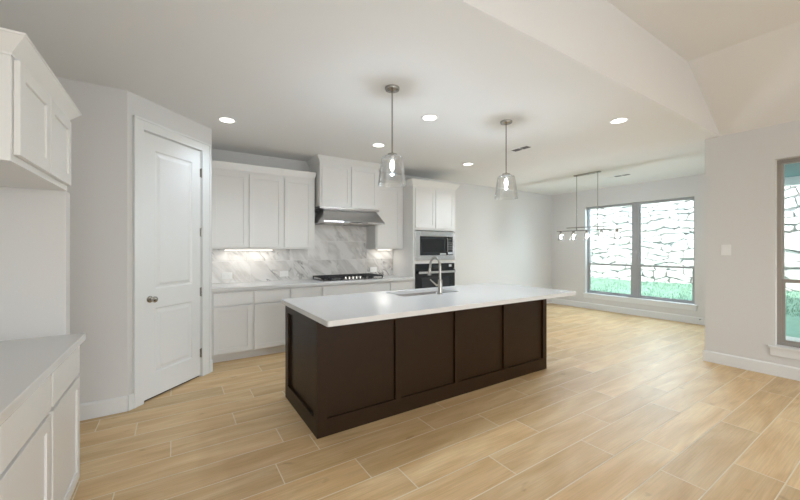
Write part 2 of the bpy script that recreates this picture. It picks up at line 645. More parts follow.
# pantry door casing and door
mb = MB()
for a, b, z0, z1 in ((.045, s0, 0, hd + .095), (s1, .937, 0, hd + .095), (s0, s1, hd, hd + .095)):
    mb.box(a, b, -.018, 0, z0, z1)
mb.box(.045, .937, -.024, 0, hd + .080, hd + .098)
mb.box(.045, .062, -.023, -.018, 0, hd + .08); mb.box(.92, .937, -.023, -.018, 0, hd + .08)
mb.box(s0, s0 + .004, 0, .11, 0, hd); mb.box(s1 - .004, s1, 0, .11, 0, hd); mb.box(s0 + .004, s1 - .004, 0, .11, hd - .004, hd)
o = mb.done('trim_1', 'trim', loc=DL, rz=A45, bevel=.0015); tag(o, 'white casing around the pantry door', 'door casing', kind='structure')
door = thing('door_1', 'tall white two panel pantry door with a nickel knob, closed', 'door', DL, A45, kind='structure')
dx0, dx1, dz0, dz1 = s0 + .007, s1 - .007, .018, hd - .008
def panel_front(mb, x0, x1, z0, z1, y):
    """moulded panel: groove sloping in then raised field"""
    seq = [(0, 0), (.012, .009), (.03, .009), (.052, .002)]
    L = []
    for ins, d in seq:
        L.append([(x0 + ins, y + d, z0 + ins), (x1 - ins, y + d, z0 + ins), (x1 - ins, y + d, z1 - ins), (x0 + ins, y + d, z1 - ins)])
    vs = [[mb.bm.verts.new(p) for p in lp] for lp in L]
    for a, b in zip(vs, vs[1:]):
        for i in range(4):
            mb.bm.faces.new((a[i], a[(i + 1) % 4], b[(i + 1) % 4], b[i]))
    mb.bm.faces.new(vs[-1])
mb = MB()
yd = .004
pz = [(.235, .835), (1.015, 2.30)]
px0, px1 = .268, .705
mb.box(dx0, dx1, yd + .01, yd + .035, dz0, dz1)
zs = [dz0] + [z for p in pz for z in p] + [dz1]
mb.box(dx0, px0, yd, yd + .01, dz0, dz1); mb.box(px1, dx1, yd, yd + .01, dz0, dz1)
for i in (0, 2, 4):
    mb.box(px0, px1, yd, yd + .01, zs[i], zs[i + 1])
for z0, z1 in pz:
    panel_front(mb, px0, px1, z0, z1, yd)
mb.done('door_leaf', 'trim', door)
mb = MB()
kx, kz = .212, .925
mb.lathe([(0.0, 0), (.031, 0), (.031, .006), (.022, .009), (.011, .012), (.010, .035), (.016, .040), (.026, .047), (.0285, .058), (.024, .068), (.012, .073), (0.001, .074)], (kx, yd, kz), axis='y', n=24)
k = mb.done('door_handle', 'nickel', door, smooth=True, label='round brushed nickel knob')
for z in (.257, .92, 1.565, 2.21):
    mb = MB(); mb.lathe([(.006, -.05), (.0075, -.048), (.0075, .048), (.006, .05)], (s1 - .004, -.004, z), n=10)
    mb.box(s1 - .016, s1 - .006, .0005, yd - .0005, z - .045, z + .045)
    mb.done('hinge', 'nickel', door)
mb = MB(); mb.box(s0 + .004, s1 - .004, .02, .09, 0, .004)
mb.done('door_gap_shade', 'iron', door)  # dark strip put in for the shade in the gap under the door

# windows -------------------------------------------------------------
def window(name, label, x, y0, y1, z0, z1, zmid, fm='bronze', sm='sash', fw=.035):
    """single hung window in a wall facing -x, frame plane from x to x+.06"""
    t = thing(name, label, 'window', (x, (y0 + y1) / 2, z0), 0, kind='structure')
    w2 = (y1 - y0) / 2
    h = z1 - z0
    zm = zmid - z0
    mb = MB()
    mb.box(0, .065, -w2, -w2 + fw, 0, h); mb.box(0, .065, w2 - fw, w2, 0, h)
    mb.box(0, .065, -w2 + fw, w2 - fw, 0, fw); mb.box(0, .065, -w2 + fw, w2 - fw, h - fw, h)
    mb.done('window_frame', fm, t, bevel=.002)
    a, b = -w2 + fw, w2 - fw
    mb = MB()     # lower sash
    s = .026
    mb.box(.010, .03, a, a + s, fw, zm + .02); mb.box(.010, .03, b - s, b, fw, zm + .02)
    mb.box(.010, .03, a + s, b - s, fw, fw + s); mb.box(.010, .03, a + s, b - s, zm - .02, zm + .02)
    lo = mb.done('lower_sash', fm, t, bevel=.0015)
    mb = MB(); mb.box(.018, .022, a + s, b - s, fw + s, zm - .02); mb.done('pane', 'glass', lo)
    mb = MB(); mb.box(.004, .010, -.04, .04, zm - .004, zm + .008); mb.done('sash_lock', fm, lo)
    mb = MB()     # upper sash
    s2 = .014
    mb.box(.034, .054, a, a + s2, zm - .02, h - fw); mb.box(.034, .054, b - s2, b, zm - .02, h - fw)
    mb.box(.034, .054, a + s2, b - s2, h - fw - s2, h - fw); mb.box(.034, .054, a + s2, b - s2, zm - .02, zm + .015)
    up = mb.done('upper_sash', sm, t, bevel=.0015)
    mb = MB(); mb.box(.042, .046, a + s2, b - s2, zm + .015, h - fw - s2); mb.done('pane', 'glass', up)
    return t
window('window_1', 'left half of the double dining window, behind the linear chandelier', XD + .085, 3.475, wy1, wz0, wz1, 1.03, fm='frame')
window('window_2', 'right half of the double dining window, looking onto the stone wall', XD + .085, wy0, 3.405, wz0, wz1, 1.03, fm='frame')
mb = MB(); mb.box(XD + .08, XD + .15, 3.405, 3.475, wz0, wz1)
setting('trim_2', 'grey mullion post between the two dining windows', 'window mullion', mb, 'frame')
window('window_3', 'tall taupe framed window in the right wall', XR + .085, vy0, vy1, vz0, vz1, 1.035)
for nm, lb, xx, a, b, z in (('trim_3', 'white sill and apron under the double dining window', XD, wy0, wy1, wz0), ('trim_4', 'white sill and apron under the right wall window', XR, vy0, vy1, vz0)):
    mb = MB()
    mb.box(xx - .03, xx, a - .05, b + .05, z - .022, z)
    mb.box(xx, xx + .085, a + .001, b - .001, z, z + .004)
    mb.box(xx - .014, xx, a - .035, b + .035, z - .105, z - .022)
    setting(nm, lb, 'window sill', mb, 'trim', bevel=.002)

# ================================================================ OUTSIDE
SX = 11.0
mb = MB()
mb.box(XR + T, 9.3, YF - 1, YC - .15, -.18, -.06)
tag(mb.done('patio_slab', 'concrete'), 'pale concrete patio slab outside the right wall window', 'patio', kind='structure')
# lawn rising towards the stone wall
mb = MB()
nx, ny = 16, 60
def gz(x, y):
    t = max(0, min(1, (x - 8.2) / 2.6))
    return -.12 + .60 * t ** 1.1 + .015 * math.sin(x * 5 + y * 3) + .01 * math.sin(y * 7 - x * 2)
vs = [[mb.bm.verts.new((8.21 + (SX - .1 - 8.21) * i / nx, -8 + 22 * j / ny, gz(8.21 + (SX - .1 - 8.21) * i / nx, -8 + 22 * j / ny))) for j in range(ny + 1)] for i in range(nx + 1)]
for i in range(nx):
    for j in range(ny):
        mb.bm.faces.new((vs[i][j], vs[i + 1][j], vs[i + 1][j + 1], vs[i][j + 1]))
lw = mb.done('lawn', 'soil', smooth=True)
tag(lw, 'sloping green lawn outside below the stone wall', 'lawn', kind='structure')
mb = MB()
r4 = random.Random(11)
for i in range(16000):
    x = r4.uniform(9.0 if i % 2 else 8.4, SX - .18); y = r4.uniform(.5, 7.8)
    if x < 9.4 and y < 1.8: continue
    z = gz(x, y) - .005
    a = r4.uniform(0, PI); hgt = r4.uniform(.03, .075); ww = .006
    dx, dy = math.cos(a) * ww, math.sin(a) * ww
    lx, ly = r4.uniform(-.02, .02), r4.uniform(-.02, .02)
    v = [mb.bm.verts.new(p) for p in ((x - dx, y - dy, z), (x + dx, y + dy, z), (x + lx, y + ly, z + hgt))]
    mb.bm.faces.new(v)
g_ = mb.done('lawn_grass', 'grass')
tag(g_, 'short green blades of grass on the sloping lawn', 'grass', kind='stuff')

# stone wall of irregular blocks
mb = MB()
mb.mi = 1
mb.box(SX + .06, SX + .3, -8, 14, -.4, 4.6)
vals = [0] * 6
mb.mi = 0
rs = random.Random(5)
z = -.3
while z < 4.5:
    hrow = rs.uniform(.13, .25)
    y = -7.9 + rs.uniform(0, .3)
    while y < 13.8:
        wd = rs.uniform(.18, .50)
        parts = [(z, z + hrow)] if hrow < .22 or rs.random() < .55 else [(z, z + hrow * .5), (z + hrow * .5, z + hrow)]
        for a, b in parts:
            j = lambda q=.024: rs.uniform(-q, q)
            gp = .006
            y0, y1 = y + gp, y + wd - gp
            z0_, z1_ = a + gp, b - gp
            # octagon-like irregular outline
            base = [(y0, z0_ + .03), (y0 + .05, z0_), ((y0 + y1) / 2, z0_), (y1 - .05, z0_), (y1, z0_ + .03), (y1, z1_ - .03), (y1 - .05, z1_), ((y0 + y1) / 2, z1_), (y0 + .05, z1_), (y0, z1_ - .03)]
            base = [(p[0] + j(.016), p[1] + j(.018)) for p in base]
            cy_, cz_ = (y0 + y1) / 2, (a + b) / 2
            dpt = rs.uniform(.01, .07)
            tilt = rs.uniform(-.05, .05)
            l0 = [(SX + .065, p[0], p[1]) for p in base]
            l1 = [(SX + .02 - dpt * .5, p[0], p[1]) for p in base]
            l2 = [(SX - dpt + tilt * (p[1] - cz_) + j(.006), cy_ + (p[0] - cy_) * .93, cz_ + (p[1] - cz_) * .88) for p in base]
            nf = len(mb.bm.faces)
            mb.loops([l0, l1, l2])
            rv = rs.random() * .45
            vals += [rv] * (len(mb.bm.faces) - nf)
        y += wd
    z += hrow
from mathutils import noise
for v in mb.bm.verts:
    if v.co.x < SX + .07:
        q = Vector((v.co.y * 1.7, v.co.z * 2.1, 0))
        v.co.y += .16 * noise.noise(q) + .03 * noise.noise(q * 3.1)
        v.co.z += .17 * noise.noise(q + Vector((7, 3, 5))) + .045 * noise.noise(q * 3)
sw = mb.done('stone_wall', ['stone', 'mortar'])
rnd_attr(sw, vals)
tag(sw, 'white rough limestone block wall outside the windows', 'stone wall', kind='structure')

# patio cover seen through the right window
pc = thing('patio_cover', 'teal underside and white beam of the patio cover outside the right window', 'patio cover', (7.3, -1.5, -.06))
mb = MB(); mb.box(XR + T - 7.3, 9.05 - 7.3, -3.6, YC - .15 + 1.5, 2.69, 2.75); mb.box(XD + T - 7.3 + .0, 9.05 - 7.3, YC - .15 + 1.5, 3.35, 2.69, 2.75)
mb.done('cover_ceiling', 'teal', pc)
mb = MB(); mb.box(8.95 - 7.3, 9.05 - 7.3, -3.6, 3.35, 2.55, 2.69); mb.done('beam', 'trim', pc)
for yy in (-3.5, -.9):
    mb = MB(); mb.box(8.94 - 7.3, 9.06 - 7.3, yy - .06, yy + .06, 0, 2.55); mb.done('post', 'trim', pc)

# ================================================================ CABINETS
def shaker(mb, x0, x1, z0, z1, y, rail=.056, th=.019, rec=.008):
    """five-piece front, outer face at y (facing -y)"""
    mb.box(x0, x0 + rail, y, y + th, z0, z1); mb.box(x1 - rail, x1, y, y + th, z0, z1)
    mb.box(x0 + rail, x1 - rail, y, y + th, z0, z0 + rail); mb.box(x0 + rail, x1 - rail, y, y + th, z1 - rail, z1)
    mb.box(x0 + rail, x1 - rail, y + rec, y + th - .001, z0 + rail, z1 - rail)
    return mb

def front(name, parent, x0, x1, z0, z1, mat='cab', flat=False):
    mb = MB()
    if flat:
        mb.box(x0, x1, -.02, -.001, z0, z1)
    else:
        shaker(mb, x0, x1, z0, z1, -.020)
    return mb.done(name, mat, parent, bevel=.0018)

def base_cabinet(label, loc, w, dep, doors, drawers, rz=0, group=None, htop=.875, extra=None):
    t = thing('base_cabinet', label, 'cabinet', loc, rz, group)
    mb = MB()
    mb.box(0, w, 0, dep, .105, htop)
    mb.box(0, w, .07, dep, 0, .105)
    mb.done('body', 'cab', t, bevel=.001)
    for a, b in doors:
        front('door', t, a, b, .118, .682)
    for a, b in drawers:
        front('drawer', t, a, b, .70, .852, flat=True)
    return t

def crown(parent, x0, x1, y0, y1, z, h, out, left=True, right=True, mat='cab'):
    mb = MB()
    prof = [(0, 0), (0, .08), (.12, .10), (.86, .92), (.89, 1.0), (1.0, 1.0)]
    loops = []
    for hh, oo in prof:
        o = out * oo
        loops.append([(x0 - (o if left else 0), y0 - o, z + h * hh), (x1 + (o if right else 0), y0 - o, z + h * hh), (x1 + (o if right else 0), y1, z + h * hh), (x0 - (o if left else 0), y1, z + h * hh)])
    mb.loops(loops)
    return mb.done('crown', mat, parent)

YBF = 4.70     # base box front plane
bd = YB - YBF - .001
base_cabinet('white base cabinet with two doors and two drawers beside the pantry', (.350, YBF, 0), .935, bd,
             [(.032, .468), (.492, .928)], [(.032, .468), (.492, .928)])
base_cabinet('narrow white base cabinet left of the cooktop, partly behind the island', (1.286, YBF, 0), .437, bd, [(.012, .410)], [(.012, .410)])
base_cabinet('wide white base cabinet under the gas cooktop', (1.724, YBF, 0), 1.124, bd, [(.02, .555), (.569, 1.104)], [(.02, 1.104)])
base_cabinet('white base cabinet between the cooktop and the oven tower', (2.849, YBF, 0), .449, bd, [(.012, .437)], [(.012, .437)])

# back countertop
mb = MB(); mb.box(.350, 3.298, 4.658, YB - .002, .876, .914)
tag(mb.done('countertop', 'quartz', bevel=.003), 'long white countertop along the back wall under the cooktop', 'countertop')

def upper_cabinet(label, loc, w, dep, h, doors, rz=0, dz=(.022, .028), crown_h=0, out=.05, left=True, right=True, group=None, base=0):
    t = thing('wall_cabinet', label, 'cabinet', loc, rz, group)
    mb = MB(); mb.box(0, w, 0, dep, 0, h); mb.done('body', 'cab', t, bevel=.001)
    for a, b in doors:
        front('door', t, a, b, dz[0], h - dz[1])
    if crown_h:
        crown(t, 0, w, 0, dep, h, crown_h, out, left, right)
    return t
YU = 5.0
ud = YB - YU - .001
upper_cabinet('white wall cabinet with two doors nearest the pantry', (.350, YU, 1.383), .929, ud, 1.025, [(.035, .468), (.482, .918)], crown_h=.105, out=.022, left=False, right=False)
upper_cabinet('single door white wall cabinet left of the range hood', (1.280, YU, 1.383), .455, ud, 1.025, [(.016, .408)], crown_h=.105, out=.022, left=False, right=True)
YM = 4.87
upper_cabinet('high white two door cabinet directly above the steel range hood', (1.765, YM, 2.012), .985, YB - YM - .001, .645, [(.030, .484), (.500, .955)], dz=(.010, .022), crown_h=.085, out=.05)
upper_cabinet('white wall cabinet between the range hood and the oven tower', (2.762, YU, 1.383), .536, ud, 1.05, [(.018, .477)], crown_h=.105, out=.022, left=False, right=False)

# tall oven cabinet (open bays for microwave and oven)
t = thing('oven_cabinet', 'tall white cabinet tower holding the microwave and wall oven', 'cabinet', (3.300, YBF, 0))
W = .930
td = YB - YBF - .001
mb = MB()
mb.box(0, .04, 0, td, .105, 2.425); mb.box(W - .04, W, 0, td, .105, 2.425)
mb.box(.04, W - .04, .5, td, .105, 2.425)
mb.box(.04, W - .04, 0, .5, 1.70, 2.425); mb.box(.04, W - .04, 0, .5, 1.135, 1.185); mb.box(.04, W - .04, 0, .5, .105, .44)
mb.box(0, W, .07, td, 0, .105)
mb.done('body', 'cab', t)
front('door', t, .040, .458, 1.735, 2.395); front('door', t, .472, .890, 1.735, 2.395)
front('drawer', t, .040, .890, .125, .42)
crown(t, 0, W, 0, .25, 2.425, .11, .06)
mb = MB(); mb.box(0, W, .2505, td, 2.4255, 2.53); mb.done('crown_side', 'cab', t)

def label_box(mb, *a):
    mb.box(*a)
# microwave with trim kit
t = thing('microwave', 'built in microwave with a steel trim frame above the oven', 'microwave', (3.300, YBF, 1.190))
mb = MB()
fx0, fx1, fh = .032, .898, .495
gx0, gx1, gz0, gz1 = .128, .852, .082, .408
mb.box(fx0, gx0, -.022, -.001, 0, fh); mb.box(gx1, fx1, -.022, -.001, 0, fh)
mb.box(gx0, gx1, -.022, -.001, 0, gz0); mb.box(gx0, gx1, -.022, -.001, gz1, fh)
mb.done('trim_frame', 'steel', t, bevel=.003)
mb = MB(); mb.box(gx0 + .002, gx1 - .002, -.001, .45, gz0 + .002, gz1 - .002); mb.done('body', 'iron', t)
mb = MB(); mb.box(gx0 + .003, .700, -.020, -.002, gz0 + .003, gz1 - .003); d = mb.done('door', 'panelglass', t, bevel=.002)
mb = MB(); mb.box(gx0 + .04, .65, -.0215, -.0201, gz0 + .05, gz1 - .045); mb.done('window', 'blackglass', d)
mb = MB(); mb.tube([(.715, -.022, gz0 + .06), (.715, -.042, gz0 + .07), (.715, -.042, gz1 - .04), (.715, -.022, gz1 - .03)], .008, 8); mb.done('handle', 'slot', d, smooth=True)
mb = MB(); mb.box(.703, gx1 - .003, -.020, -.002, gz0 + .003, gz1 - .003); c = mb.done('control_panel', 'blackglass', t)
mb = MB()
for r in range(5):
    for q in range(3):
        mb.box(.752 + q * .03, .770 + q * .03, -.0215, -.0201, gz0 + .09 + r * .03, gz0 + .102 + r * .03)
mb.done('button', 'slot', c)
mb = MB(); mb.box(.748, .838, -.0215, -.0201, gz1 - .07, gz1 - .035); mb.done('display', 'panelglass', c)
mb = MB(); mb.box(.740, .845, -.0225, -.0201, gz0 + .015, gz0 + .055); mb.done('open_button', 'pale', c)
mb = MB(); mb.box(.56, .695, -.0225, -.0201, gz0 + .012, gz0 + .034); mb.done('sticker', 'pale', d)

# wall oven
t = thing('wall_oven', 'black glass wall oven with a steel bar handle below the microwave', 'oven', (3.300, YBF, .445))
mb = MB(); mb.box(.05, .88, .001, .48, .005, .68); mb.done('body', 'iron', t)
mb = MB(); mb.box(.040, .892, -.020, -.001, .592, .685); c = mb.done('control_panel', 'blackglass', t, bevel=.002)
mb = MB(); mb.box(.38, .56, -.0215, -.0201, .62, .66); mb.done('display', 'panelglass', c)
mb = MB(); mb.box(.76, .82, -.0225, -.0201, .625, .665); mb.done('sticker', 'pale', c)
mb = MB(); mb.box(.040, .892, -.030, -.001, .02, .585); d = mb.done('door', 'blackglass', t, bevel=.002)
mb = MB(); mb.box(.040, .892, -.026, -.001, .0, .018); mb.done('bottom_trim', 'steel', t)
mb = MB(); mb.box(.07, .86, -.085, -.068, .525, .562)
for xx in (.13, .80): mb.tube([(xx, -.03, .545), (xx, -.075, .545)], .008, 8)
mb.done('handle', 'steel', d, smooth=True)
mb = MB(); mb.box(.16, .77, -.0315, -.0301, .10, .46); mb.done('window', 'panelglass', d)

# range hood
t = thing('range_hood', 'stainless steel under cabinet range hood over the cooktop', 'range hood', (2.262, YB - .001, 1.765))
def rect(x0, x1, y0, y1, z): return [(x0, y0, z), (x1, y0, z), (x1, y1, z), (x0, y1, z)]
mb = MB()
mb.loops([rect(-.499, .499, -.63, 0, 0), rect(-.499, .499, -.63, 0, .026), rect(-.440, .440, -.455, 0, .205), rect(-.440, .440, -.455, 0, .215)])
mb.done('canopy', 'steel', t, bevel=.002)
mb = MB(); mb.box(-.492, .492, -.462, 0, .2155, .246); mb.done('top_band', 'steel', t, bevel=.002)
mb = MB(); mb.box(-.20, .20, -.634, -.6305, .006, .020); mb.done('control_strip', 'panelglass', t)
for sx in (-.23, .23):
    mb = MB(); mb.box(sx - .2, sx + .2, -.52, -.08, -.006, -.0005); mb.done('filter', 'nickel', t)

# backsplash
mb = MB()
vals = []
rows = [(.915, 1.2115), (1.2115, 1.508), (1.508, 1.80)]
offs = [.905, .85, 1.20]
tg = .0015
rv = random.Random(21)
def tile(x0, x1, z0, z1):
    if x1 - x0 < .01 or z1 - z0 < .01: return
    nf = len(mb.bm.faces)
    mb.mi = 0
    mb.box(x0 + tg, x1 - tg, YB - .010, YB - .003, z0 + tg, z1 - tg)
    vals.extend([rv.random()] * (len(mb.bm.faces) - nf))
for (z0, z1), of in zip(rows, offs):
    x = of - 4 * .61
    while x < 3.3:
        a, b = max(x, .350), min(x + .61, 3.297)
        if b > a:
            for c0, c1, top in ((.350, 1.737, 1.381), (1.737, 2.762, 1.763), (2.762, 3.297, 1.381)):
                tile(max(a, c0) + (0 if a >= c0 else -tg), min(b, c1) + (0 if b <= c1 else tg), z0, min(z1, top))
        x += .61
mb.mi = 1
mb.box(.350, 3.297, YB - .006, YB - .001, .915, 1.381); mb.box(1.737, 2.762, YB - .006, YB - .001, 1.381, 1.763)
vals += [0] * 12
bs = mb.done('backsplash', ['marble', 'plate'])
rnd_attr(bs, vals)
tag(bs, 'large grey veined white marble tiles between counter and wall cabinets', 'backsplash')

# under-cabinet lights
for lb, x, wd, ew in (('slim lit strip light under the wall cabinet nearest the pantry', .87, .62, .75), ('slim lit strip light under the cabinet right of the range hood', 3.05, .28, .45)):
    t = thing('strip_light', lb, 'light', (x, 5.21, 1.362), group='strip lights under the wall cabinets')
    mb = MB(); mb.box(-wd / 2, wd / 2, -.02, .02, .008, .0205); mb.done('housing', 'plate', t)
    mb = MB(); mb.box(-wd / 2 + .005, wd / 2 - .005, -.016, .016, .002, .008); mb.done('lens', 'strip', t)
    lamp('strip_lamp', 'AREA', (0, 0, -.001), ew, (1, .96, .90), size=wd, size_y=.03, parent=t)

# outlets and switches
def plate_thing(name, label, cat, loc, w, h, rz=0, kind='outlet', group=None):
    t = thing(name, label, cat, loc, rz, group)
    mb = MB(); mb.box(-w / 2, w / 2, -.006, 0, -h / 2, h / 2); mb.done('cover_plate', 'plate', t, bevel=.002)
    if kind == 'outlet':
        for sx in (-.03, .03):
            mb = MB(); mb.box(sx - .018, sx + .018, -.008, -.0061, -.017, .017); s_ = mb.done('socket', 'plate', t, bevel=.001)
            mb = MB()
            mb.box(sx - .008, sx - .002, -.009, -.0081, .005, .007); mb.box(sx - .008, sx - .002, -.009, -.0081, -.007, -.005)
            mb.done('slot', 'slot', s_)
    else:
        for sx in (-.018, .018):
            mb = MB(); mb.prism([(-.0061, -.033), (-.010, -.033), (-.0075, .033), (-.0061, .033)], 'x', sx - .014, sx + .014); mb.done('rocker', 'plate', t)
    return t
plate_thing('outlet', 'white outlet on the backsplash nearest the pantry', 'outlet', (.602, YB - .0105, 1.015), .13, .085)
plate_thing('outlet', 'white outlet on the backsplash just left of the cooktop', 'outlet', (1.372, YB - .0105, 1.012), .13, .085)
plate_thing('outlet', 'white outlet on the backsplash right of the cooktop', 'outlet', (2.895, YB - .0105, 1.025), .13, .085)
plate_thing('light_switch', 'white double light switch on the right wall', 'light switch', (XR - .0005, 1.36, 1.372), .088, .125, rz=-PI / 2, kind='switch')

# cooktop
t = thing('cooktop', 'five burner gas cooktop with black grates on the back counter', 'cooktop', (2.262, 4.975, .915))
t.scale = (1.1, 1.0, 1.15)
mb = MB(); mb.loops([rect(-.455, .455, -.26, .25, 0), rect(-.455, .455, -.26, .25, .008), rect(-.44, .44, -.245, .235, .014)]); mb.done('tray', 'steel', t)
burn = [(-.31, .12, .04), (-.31, -.11, .033), (0, .06, .055), (.31, .12, .033), (.31, -.11, .04)]
for bx_, by_, br in burn:
    mb = MB(); mb.lathe([(br * 1.15, .015), (br * 1.1, .024), (br, .026), (br, .034), (br * .7, .036)], (bx_, by_, 0), n=20); mb.done('burner', 'iron', t, smooth=True)
for gx_ in (-.302, 0, .302):
    mb = MB()
    x0, x1 = gx_ - .142, gx_ + .142
    y0, y1 = (-.235, .225) if gx_ else (-.10, .225)
    zt = .052
    for a, b, c, d_ in ((x0, x1, y0, y0 + .012), (x0, x1, y1 - .012, y1), (x0, x0 + .012, y0, y1), (x1 - .012, x1, y0, y1)):
        mb.box(a, b, c, d_, zt - .014, zt)
    for yy in ((y0 + y1) / 2, (y0 * 3 + y1) / 4, (y0 + 3 * y1) / 4):
        mb.box(x0, x1, yy - .005, yy + .005, zt - .012, zt + .001)
    for xx in (gx_ - .045, gx_ + .045):
        mb.box(xx - .005, xx + .005, y0, y1, zt - .012, zt + .001)
    for xx in (x0, x1 - .012):
        for yy in (y0, y1 - .012):
            mb.box(xx, xx + .012, yy, yy + .012, .0145, zt - .014)
    mb.done('grate', 'iron', t)
for i in range(5):
    mb = MB(); mb.lathe([(.019, .0145), (.019, .022), (.016, .045), (.012, .047)], (-.11 + i * .055, -.175, 0), n=16); mb.done('knob', 'chrome', t, smooth=True)

# ================================================================ ISLAND
ix0, ix1, iy0, iy1 = .869, 3.612, 2.452, 3.32
isl = thing('island_cabinet', 'dark espresso stained panelled island base in the middle of the kitchen', 'kitchen island', ((ix0 + ix1) / 2, (iy0 + iy1) / 2, 0))
hx, hy = (ix1 - ix0) / 2, (iy1 - iy0) / 2
mb = MB()
r_ = .022
wt = .02
mb.box(-hx + r_, hx - r_, -hy + r_, -hy + r_ + wt, 0, .874)
mb.box(-hx + r_, hx - r_, hy - .03, hy - .01, .1, .874)
mb.box(-hx + r_, -hx + r_ + wt, -hy + r_ + wt, hy - .03, 0, .874)
mb.box(hx - r_ - wt, hx - r_, -hy + r_ + wt, hy - .03, 0, .874)
mb.box(-hx + r_ + wt, hx - r_ - wt, -hy + r_ + wt, hy - .08, .08, .1)
mb.box(-hx + .05, hx - .05, hy - .08, hy - .06, 0, .08)
mb.done('body', 'dark', isl)
zb, zt = .128, .80
mb = MB()
cx = (ix0 + ix1) / 2
st = [(-hx, .944 - cx), (1.545 - cx, 1.600 - cx), (2.205 - cx, 2.255 - cx), (2.88 - cx, 2.925 - cx), (3.545 - cx, hx)]
for a, b in st:
    mb.box(a, b, -hy, -hy + r_, zb, zt)
mb.box(-hx, hx, -hy, -hy + r_, 0, zb); mb.box(-hx, hx, -hy, -hy + r_, zt, .874)
mb.done('front_frame', 'dark', isl, bevel=.0015)
for sgn, nm in ((-1, 'end_frame'), (1, 'end_frame')):
    mb = MB()
    xa, xb = sorted((sgn * hx, sgn * (hx - r_)))
    ya, yb_ = -hy + r_, hy
    mb.box(xa, xb, ya, ya + .06, zb, zt); mb.box(xa, xb, yb_ - .09, yb_, zb, zt)
    mb.box(xa, xb, ya, yb_, 0, zb); mb.box(xa, xb, ya, yb_, zt, .874)
    mb.done(nm, 'dark', isl, bevel=.0015)
# kitchen side doors of the island
for i in range(5):
    wdt = (2 * hx - .06) / 5
    a = -hx + .03 + i * wdt + .004
    mb = MB(); 
    x0, x1 = a, a + wdt - .008
    yy = hy - .0095
    for q in ((x0, x0 + .05, .11, .85), (x1 - .05, x1, .11, .85), (x0 + .05, x1 - .05, .11, .16), (x0 + .05, x1 - .05, .80, .85)):
        mb.box(q[0], q[1], yy, yy + .019, q[2], q[3])
    mb.box(x0 + .05, x1 - .05, yy, yy + .010, .16, .80)
    mb.done('door', 'dark', isl)

# island countertop with sink cut-out
def rrect(x0, x1, y0, y1, r, n=6):
    pts = []
    for cx_, cy_, a0 in ((x1 - r, y1 - r, 0), (x0 + r, y1 - r, 90), (x0 + r, y0 + r, 180), (x1 - r, y0 + r, 270)):
        for i in range(n + 1):
            a = math.radians(a0 + 90 * i / n)
            pts.append((cx_ + r * math.cos(a), cy_ + r * math.sin(a)))
    return pts
sx0, sx1, sy0, sy1 = 1.90, 2.655, 2.862, 3.262
tx0, tx1, ty0, ty1 = .837, 3.735, 2.165, 3.348
mb = MB()
bm = mb.bm
outer = rrect(tx0, tx1, ty0, ty1, .015, 4)
inner = rrect(sx0, sx1, sy0, sy1, .03, 6)
for z in (.875, .914):
    es = []
    for lp in (outer, inner):
        vs = [bm.verts.new((p[0], p[1], z)) for p in lp]
        for i in range(len(vs)):
            es.append(bm.edges.new((vs[i], vs[(i + 1) % len(vs)])))
    bmesh.ops.triangle_fill(bm, edges=es, use_beauty=True, use_dissolve=False)
bm.verts.ensure_lookup_table()
no_, ni_ = len(outer), len(inner)
tot = no_ + ni_
for off, cnt in ((0, no_), (no_, ni_)):
    for i in range(cnt):
        a, b = off + i, off + (i + 1) % cnt
        bm.faces.new((bm.verts[a], bm.verts[b], bm.verts[b + tot], bm.verts[a + tot]))
ic = mb.done('island_countertop', 'quartz')
bv = ic.modifiers.new('edge', 'BEVEL'); bv.width = .003; bv.segments = 2; bv.limit_method = 'ANGLE'; bv.angle_limit = math.radians(60)
tag(ic, 'white polished island countertop with a sink cut-out and seating overhang', 'countertop')

# sink
t = thing('sink', 'stainless undermount sink set into the island countertop', 'sink', ((sx0 + sx1) / 2, (sy0 + sy1) / 2, .874))
cx_, cy_ = (sx0 + sx1) / 2, (sy0 + sy1) / 2
def rl(d, z, r): return [(p[0] - cx_, p[1] - cy_, z) for p in rrect(sx0 - d, sx1 + d, sy0 - d, sy1 + d, r)]
mb = MB()
mb.loops([rl(.02, -.004, .04), rl(.02, -.001, .04), rl(.002, -.001, .03), rl(0, -.01, .03), rl(-.012, -.20, .04), rl(-.04, -.225, .04)], cap=False)
mb.bm.faces.new([v for v in mb.bm.verts][-28:])
mb.done('basin', 'steel', t, smooth=True)
mb = MB(); mb.lathe([(.045, -.2245), (.045, -.221), (.03, -.2215), (.02, -.2235)], (0, .05, 0), n=20); mb.done('drain', 'chrome', t, smooth=True)

# faucet
t = thing('faucet', 'brushed nickel gooseneck faucet behind the island sink', 'faucet', (2.314, 2.805, .9145))
mb = MB(); mb.lathe([(.029, 0), (.029, .006), (.024, .012), (.0225, .02), (.0225, .145), (.018, .155)], n=20); mb.done('base', 'nickel', t, smooth=True)
mb = MB()
path = [(0, 0, .15), (0, 0, .22), (0, 0, .285)]
R_ = .083
for i in range(1, 15):
    a = PI - PI * i / 14 * 1.02
    path.append((0, R_ + R_ * math.cos(a), .285 + R_ * 1.15 * math.sin(a)))
path.append((0, .172, .255))
mb.tube(path, [.0135] * 3 + [.0125] * (len(path) - 3), 14); mb.done('spout', 'nickel', t, smooth=True)
mb = MB(); mb.tube([(0, .172, .262), (0, .175, .240), (0, .180, .195), (0, .181, .185)], [.014, .017, .021, .019], 14); sp = mb.done('spray_head', 'nickel', t, smooth=True)
mb = MB(); mb.box(-.008, .008, .160, .1625, .185, .225); mb.done('button', 'iron', sp)
mb = MB(); mb.tube([(0, .02, .085), (0, .055, .085)], [.017, .015], 12); mb.tube([(0, .05, .085), (-.01, .072, .098), (-.040, .108, .142), (-.042, .112, .147)], [.011, .010, .008, .006], 10); mb.done('lever', 'nickel', t, smooth=True)

